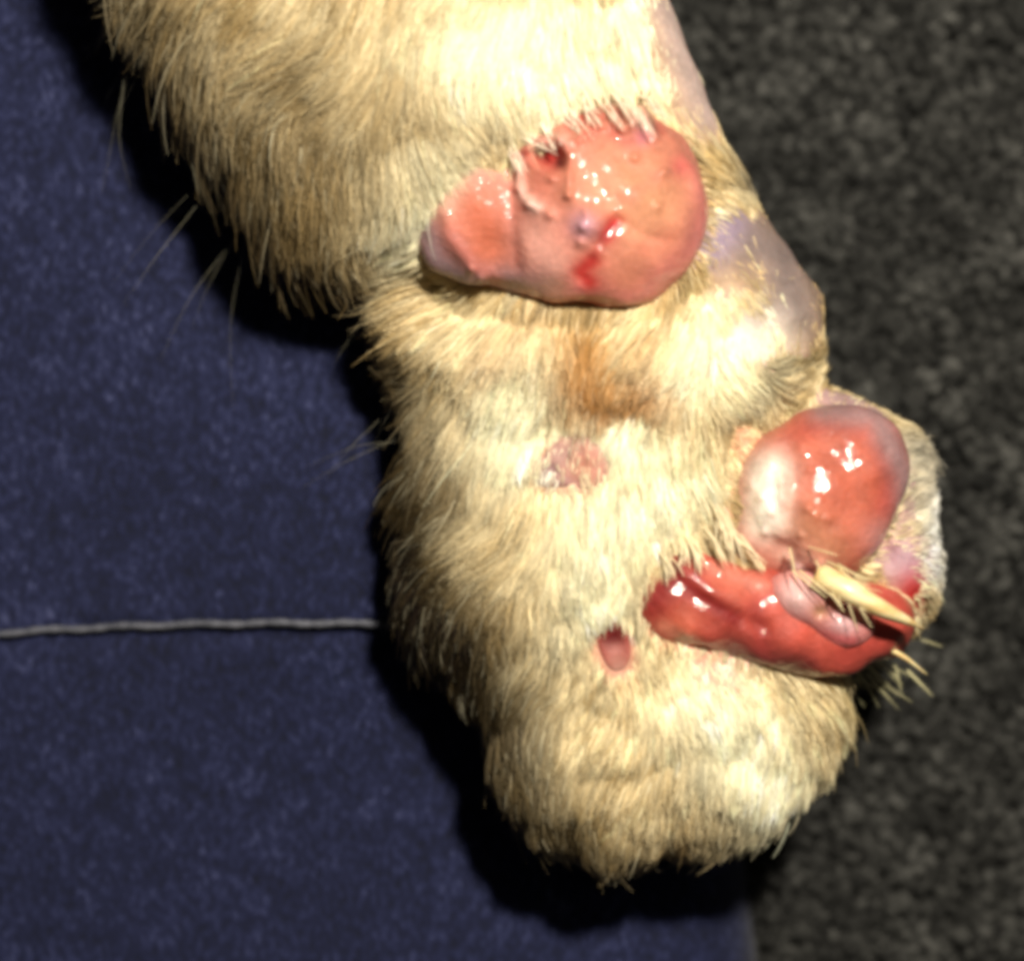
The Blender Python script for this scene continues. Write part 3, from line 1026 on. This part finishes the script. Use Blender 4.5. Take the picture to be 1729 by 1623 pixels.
# locks: neighbouring hairs lean towards a shared strand
nseed = N // 12
sid = rng.choice(N, nseed, replace=False)
kd = kdtree.KDTree(nseed)
for i, s_ in enumerate(sid):
    kd.insert(root[s_], i)
kd.balance()
near = np.array([kd.find(p)[1] for p in root])
strand = H[sid[near]]
off = root - strand[:, 0]
amt = rng.beta(1.2, 1.3, N) * 0.85 * np.where(stray, 0.2, 1)
H = H + (strand + off[:, None] * 0.25 - H) * (amt[:, None] * (t ** 1.4)[None])[..., None]
mix = np.clip(0.5 + 0.28 * wave_noise(px, py, 6, 0.01, 0.06) + 0.22 * rng.normal(size=N) + 0.38 * rng.normal(size=nseed)[near], 0, 1)
col = tan * (1 - mix)[:, None] + cream * mix[:, None]
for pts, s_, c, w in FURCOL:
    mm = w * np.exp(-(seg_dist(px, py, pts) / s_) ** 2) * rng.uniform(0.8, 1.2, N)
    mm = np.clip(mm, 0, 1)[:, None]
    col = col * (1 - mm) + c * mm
col *= np.exp(0.22 * rng.normal(size=nseed)[near] - 0.03)[:, None]
odd = rng.random(N)
col = np.where((odd < 0.06)[:, None], col * 0.5, col)
col = np.where((odd > 0.94)[:, None], col * 0.65 + white * 0.35, col)
col = np.clip(col, 0.01, 0.97)
rad = (0.76 * rng.uniform(0.7, 1.3, N))[:, None] * np.array((1, 1, .95, .85, .7, .5, .22))[None]
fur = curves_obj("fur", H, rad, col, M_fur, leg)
fur["label"] = "cream and tan fur"


# hand-placed hairs: strands over the nodules, the tuft at the claw, long fine hairs over the cloth
def strand_curve(pts, z0, zs, n=7):
    pts = np.asarray(pts, float)
    tt_ = np.linspace(0, len(pts) - 1, n)
    x = np.interp(tt_, range(len(pts)), pts[:, 0])
    y = np.interp(tt_, range(len(pts)), pts[:, 1])
    z = np.interp(tt_, range(len(zs)), zs) + z0
    for a in (x, y, z):
        a[1:-1] = (a[:-2] + 2 * a[1:-1] + a[2:]) / 4
    return np.stack(((x - CX) * (1 - z / D), -(y - CY) * (1 - z / D), z), -1)


loose, lrad, lcol = [], [], []


def add_strand(pts, z0, zs, r0, c):
    loose.append(strand_curve(pts, z0, zs))
    lrad.append(r0 * np.array((1, 1, 1, .9, .75, .55, .25)))
    lcol.append(c)


q = np.random.default_rng(9)
for (x0, y0, x1, y1, zz, nn) in [
        (300, 70, 215, 190, 250, 5), (250, 60, 170, 250, 240, 4), (330, 300, 250, 420, 250, 4), (400, 380, 330, 640, 220, 3),
        (380, 400, 300, 560, 220, 3), (620, 480, 560, 570, 240, 5), (680, 660, 570, 720, 260, 4), (690, 780, 590, 830, 260, 4),
        (360, 330, 330, 470, 220, 3), (700, 690, 600, 760, 250, 3), (240, 40, 150, 90, 250, 4)]:
    for _ in range(max(1, nn // 2)):
        j = lambda s_: q.normal(0, s_)
        a0 = (x0 + j(45), y0 + j(45))
        a2 = (a0[0] + (x1 - x0) * q.uniform(.6, 1.5) + j(25), a0[1] + (y1 - y0) * q.uniform(.6, 1.5) + j(20))
        a1 = ((a0[0] + a2[0]) / 2 + j(8) - 10, (a0[1] + a2[1]) / 2 + j(8))
        add_strand([a0, a1, a2], 0, [zz, zz - 20, zz - 90], q.uniform(.18, .34), np.clip(white * q.uniform(.25, .5), 0, .95))
# tuft over the root of the claw
for _ in range(24):
    x0, y0 = 1392 + q.normal(0, 22), 962 + q.normal(0, 13)
    a = math.radians(38 + q.normal(0, 20))
    l = q.uniform(45, 105)
    add_strand([(x0, y0), (x0 + l * .5 * math.cos(a), y0 + l * .5 * math.sin(a)), (x0 + l * math.cos(a), y0 + l * math.sin(a))],
               zc, [20, 62, 66], q.uniform(1.1, 1.9), np.clip(np.array((.88, .76, .42)) * q.uniform(.8, 1.08), 0, .96))
# whitish strands lying over the torn upper edge of the large nodule
for (x0, y0, x1, y1) in [(1005, 165, 1050, 215), (1035, 158, 1075, 205), (1060, 160, 1100, 220), (950, 190, 985, 230),
                         (890, 225, 930, 255), (860, 250, 880, 300), (920, 205, 945, 250), (1085, 160, 1120, 205), (980, 175, 1015, 205)]:
    for _ in range(5):
        a0 = (x0 + q.normal(0, 7), y0 + q.normal(0, 6))
        a2 = (x1 + q.normal(0, 7), y1 + q.normal(0, 6))
        zz = top_z(*a0)
        add_strand([a0, ((a0[0] + a2[0]) / 2, (a0[1] + a2[1]) / 2), a2], 0, [zz + 8, z1 + 66, z1 + 92],
                   q.uniform(1.0, 1.7), np.array((.93, .82, .66)))
# hairs crossing into the red crescent and the groove left of the toe
for (x0, y0, x1, y1, dz) in [(1160, 900, 1185, 965, 30), (1190, 890, 1230, 950, 34), (1215, 860, 1245, 950, 40), (1120, 930, 1135, 975, 24),
                             (1230, 900, 1290, 960, 40), (1205, 840, 1222, 925, 40), (1150, 915, 1160, 955, 24), (1340, 1130, 1330, 1160, 0)]:
    for _ in range(7):
        a0 = (x0 + q.normal(0, 8), y0 + q.normal(0, 8))
        a2 = (x1 + q.normal(0, 8), y1 + q.normal(0, 8))
        zz = top_z(*a0)
        add_strand([a0, ((a0[0] + a2[0]) / 2 + 4, (a0[1] + a2[1]) / 2), a2], 0, [zz + 4, zz + dz + 6, zz + dz + 10],
                   q.uniform(1.0, 1.7), np.clip(np.array((.88, .76, .5)) * q.uniform(.75, 1.08), 0, .96))
# bristles below the claw
for _ in range(26):
    x0, y0 = 1440 + q.normal(0, 34), 1118 + q.normal(0, 18)
    a = math.radians(48 + q.normal(0, 20))
    l = q.uniform(40, 85)
    zz = max(top_z(x0, y0), 190.0)
    add_strand([(x0, y0), (x0 + l * .5 * math.cos(a), y0 + l * .5 * math.sin(a)), (x0 + l * math.cos(a), y0 + l * math.sin(a))],
               zz, [0, 8, 0], q.uniform(1.0, 1.8), np.clip(np.array((.72, .66, .36)) * q.uniform(.6, 1.1), 0, .96))
lo_h = curves_obj("loose_hair", np.array(loose), np.array(lrad), np.array(lcol), M_fur, leg)
lo_h["label"] = "loose pale hairs and the tuft at the claw"
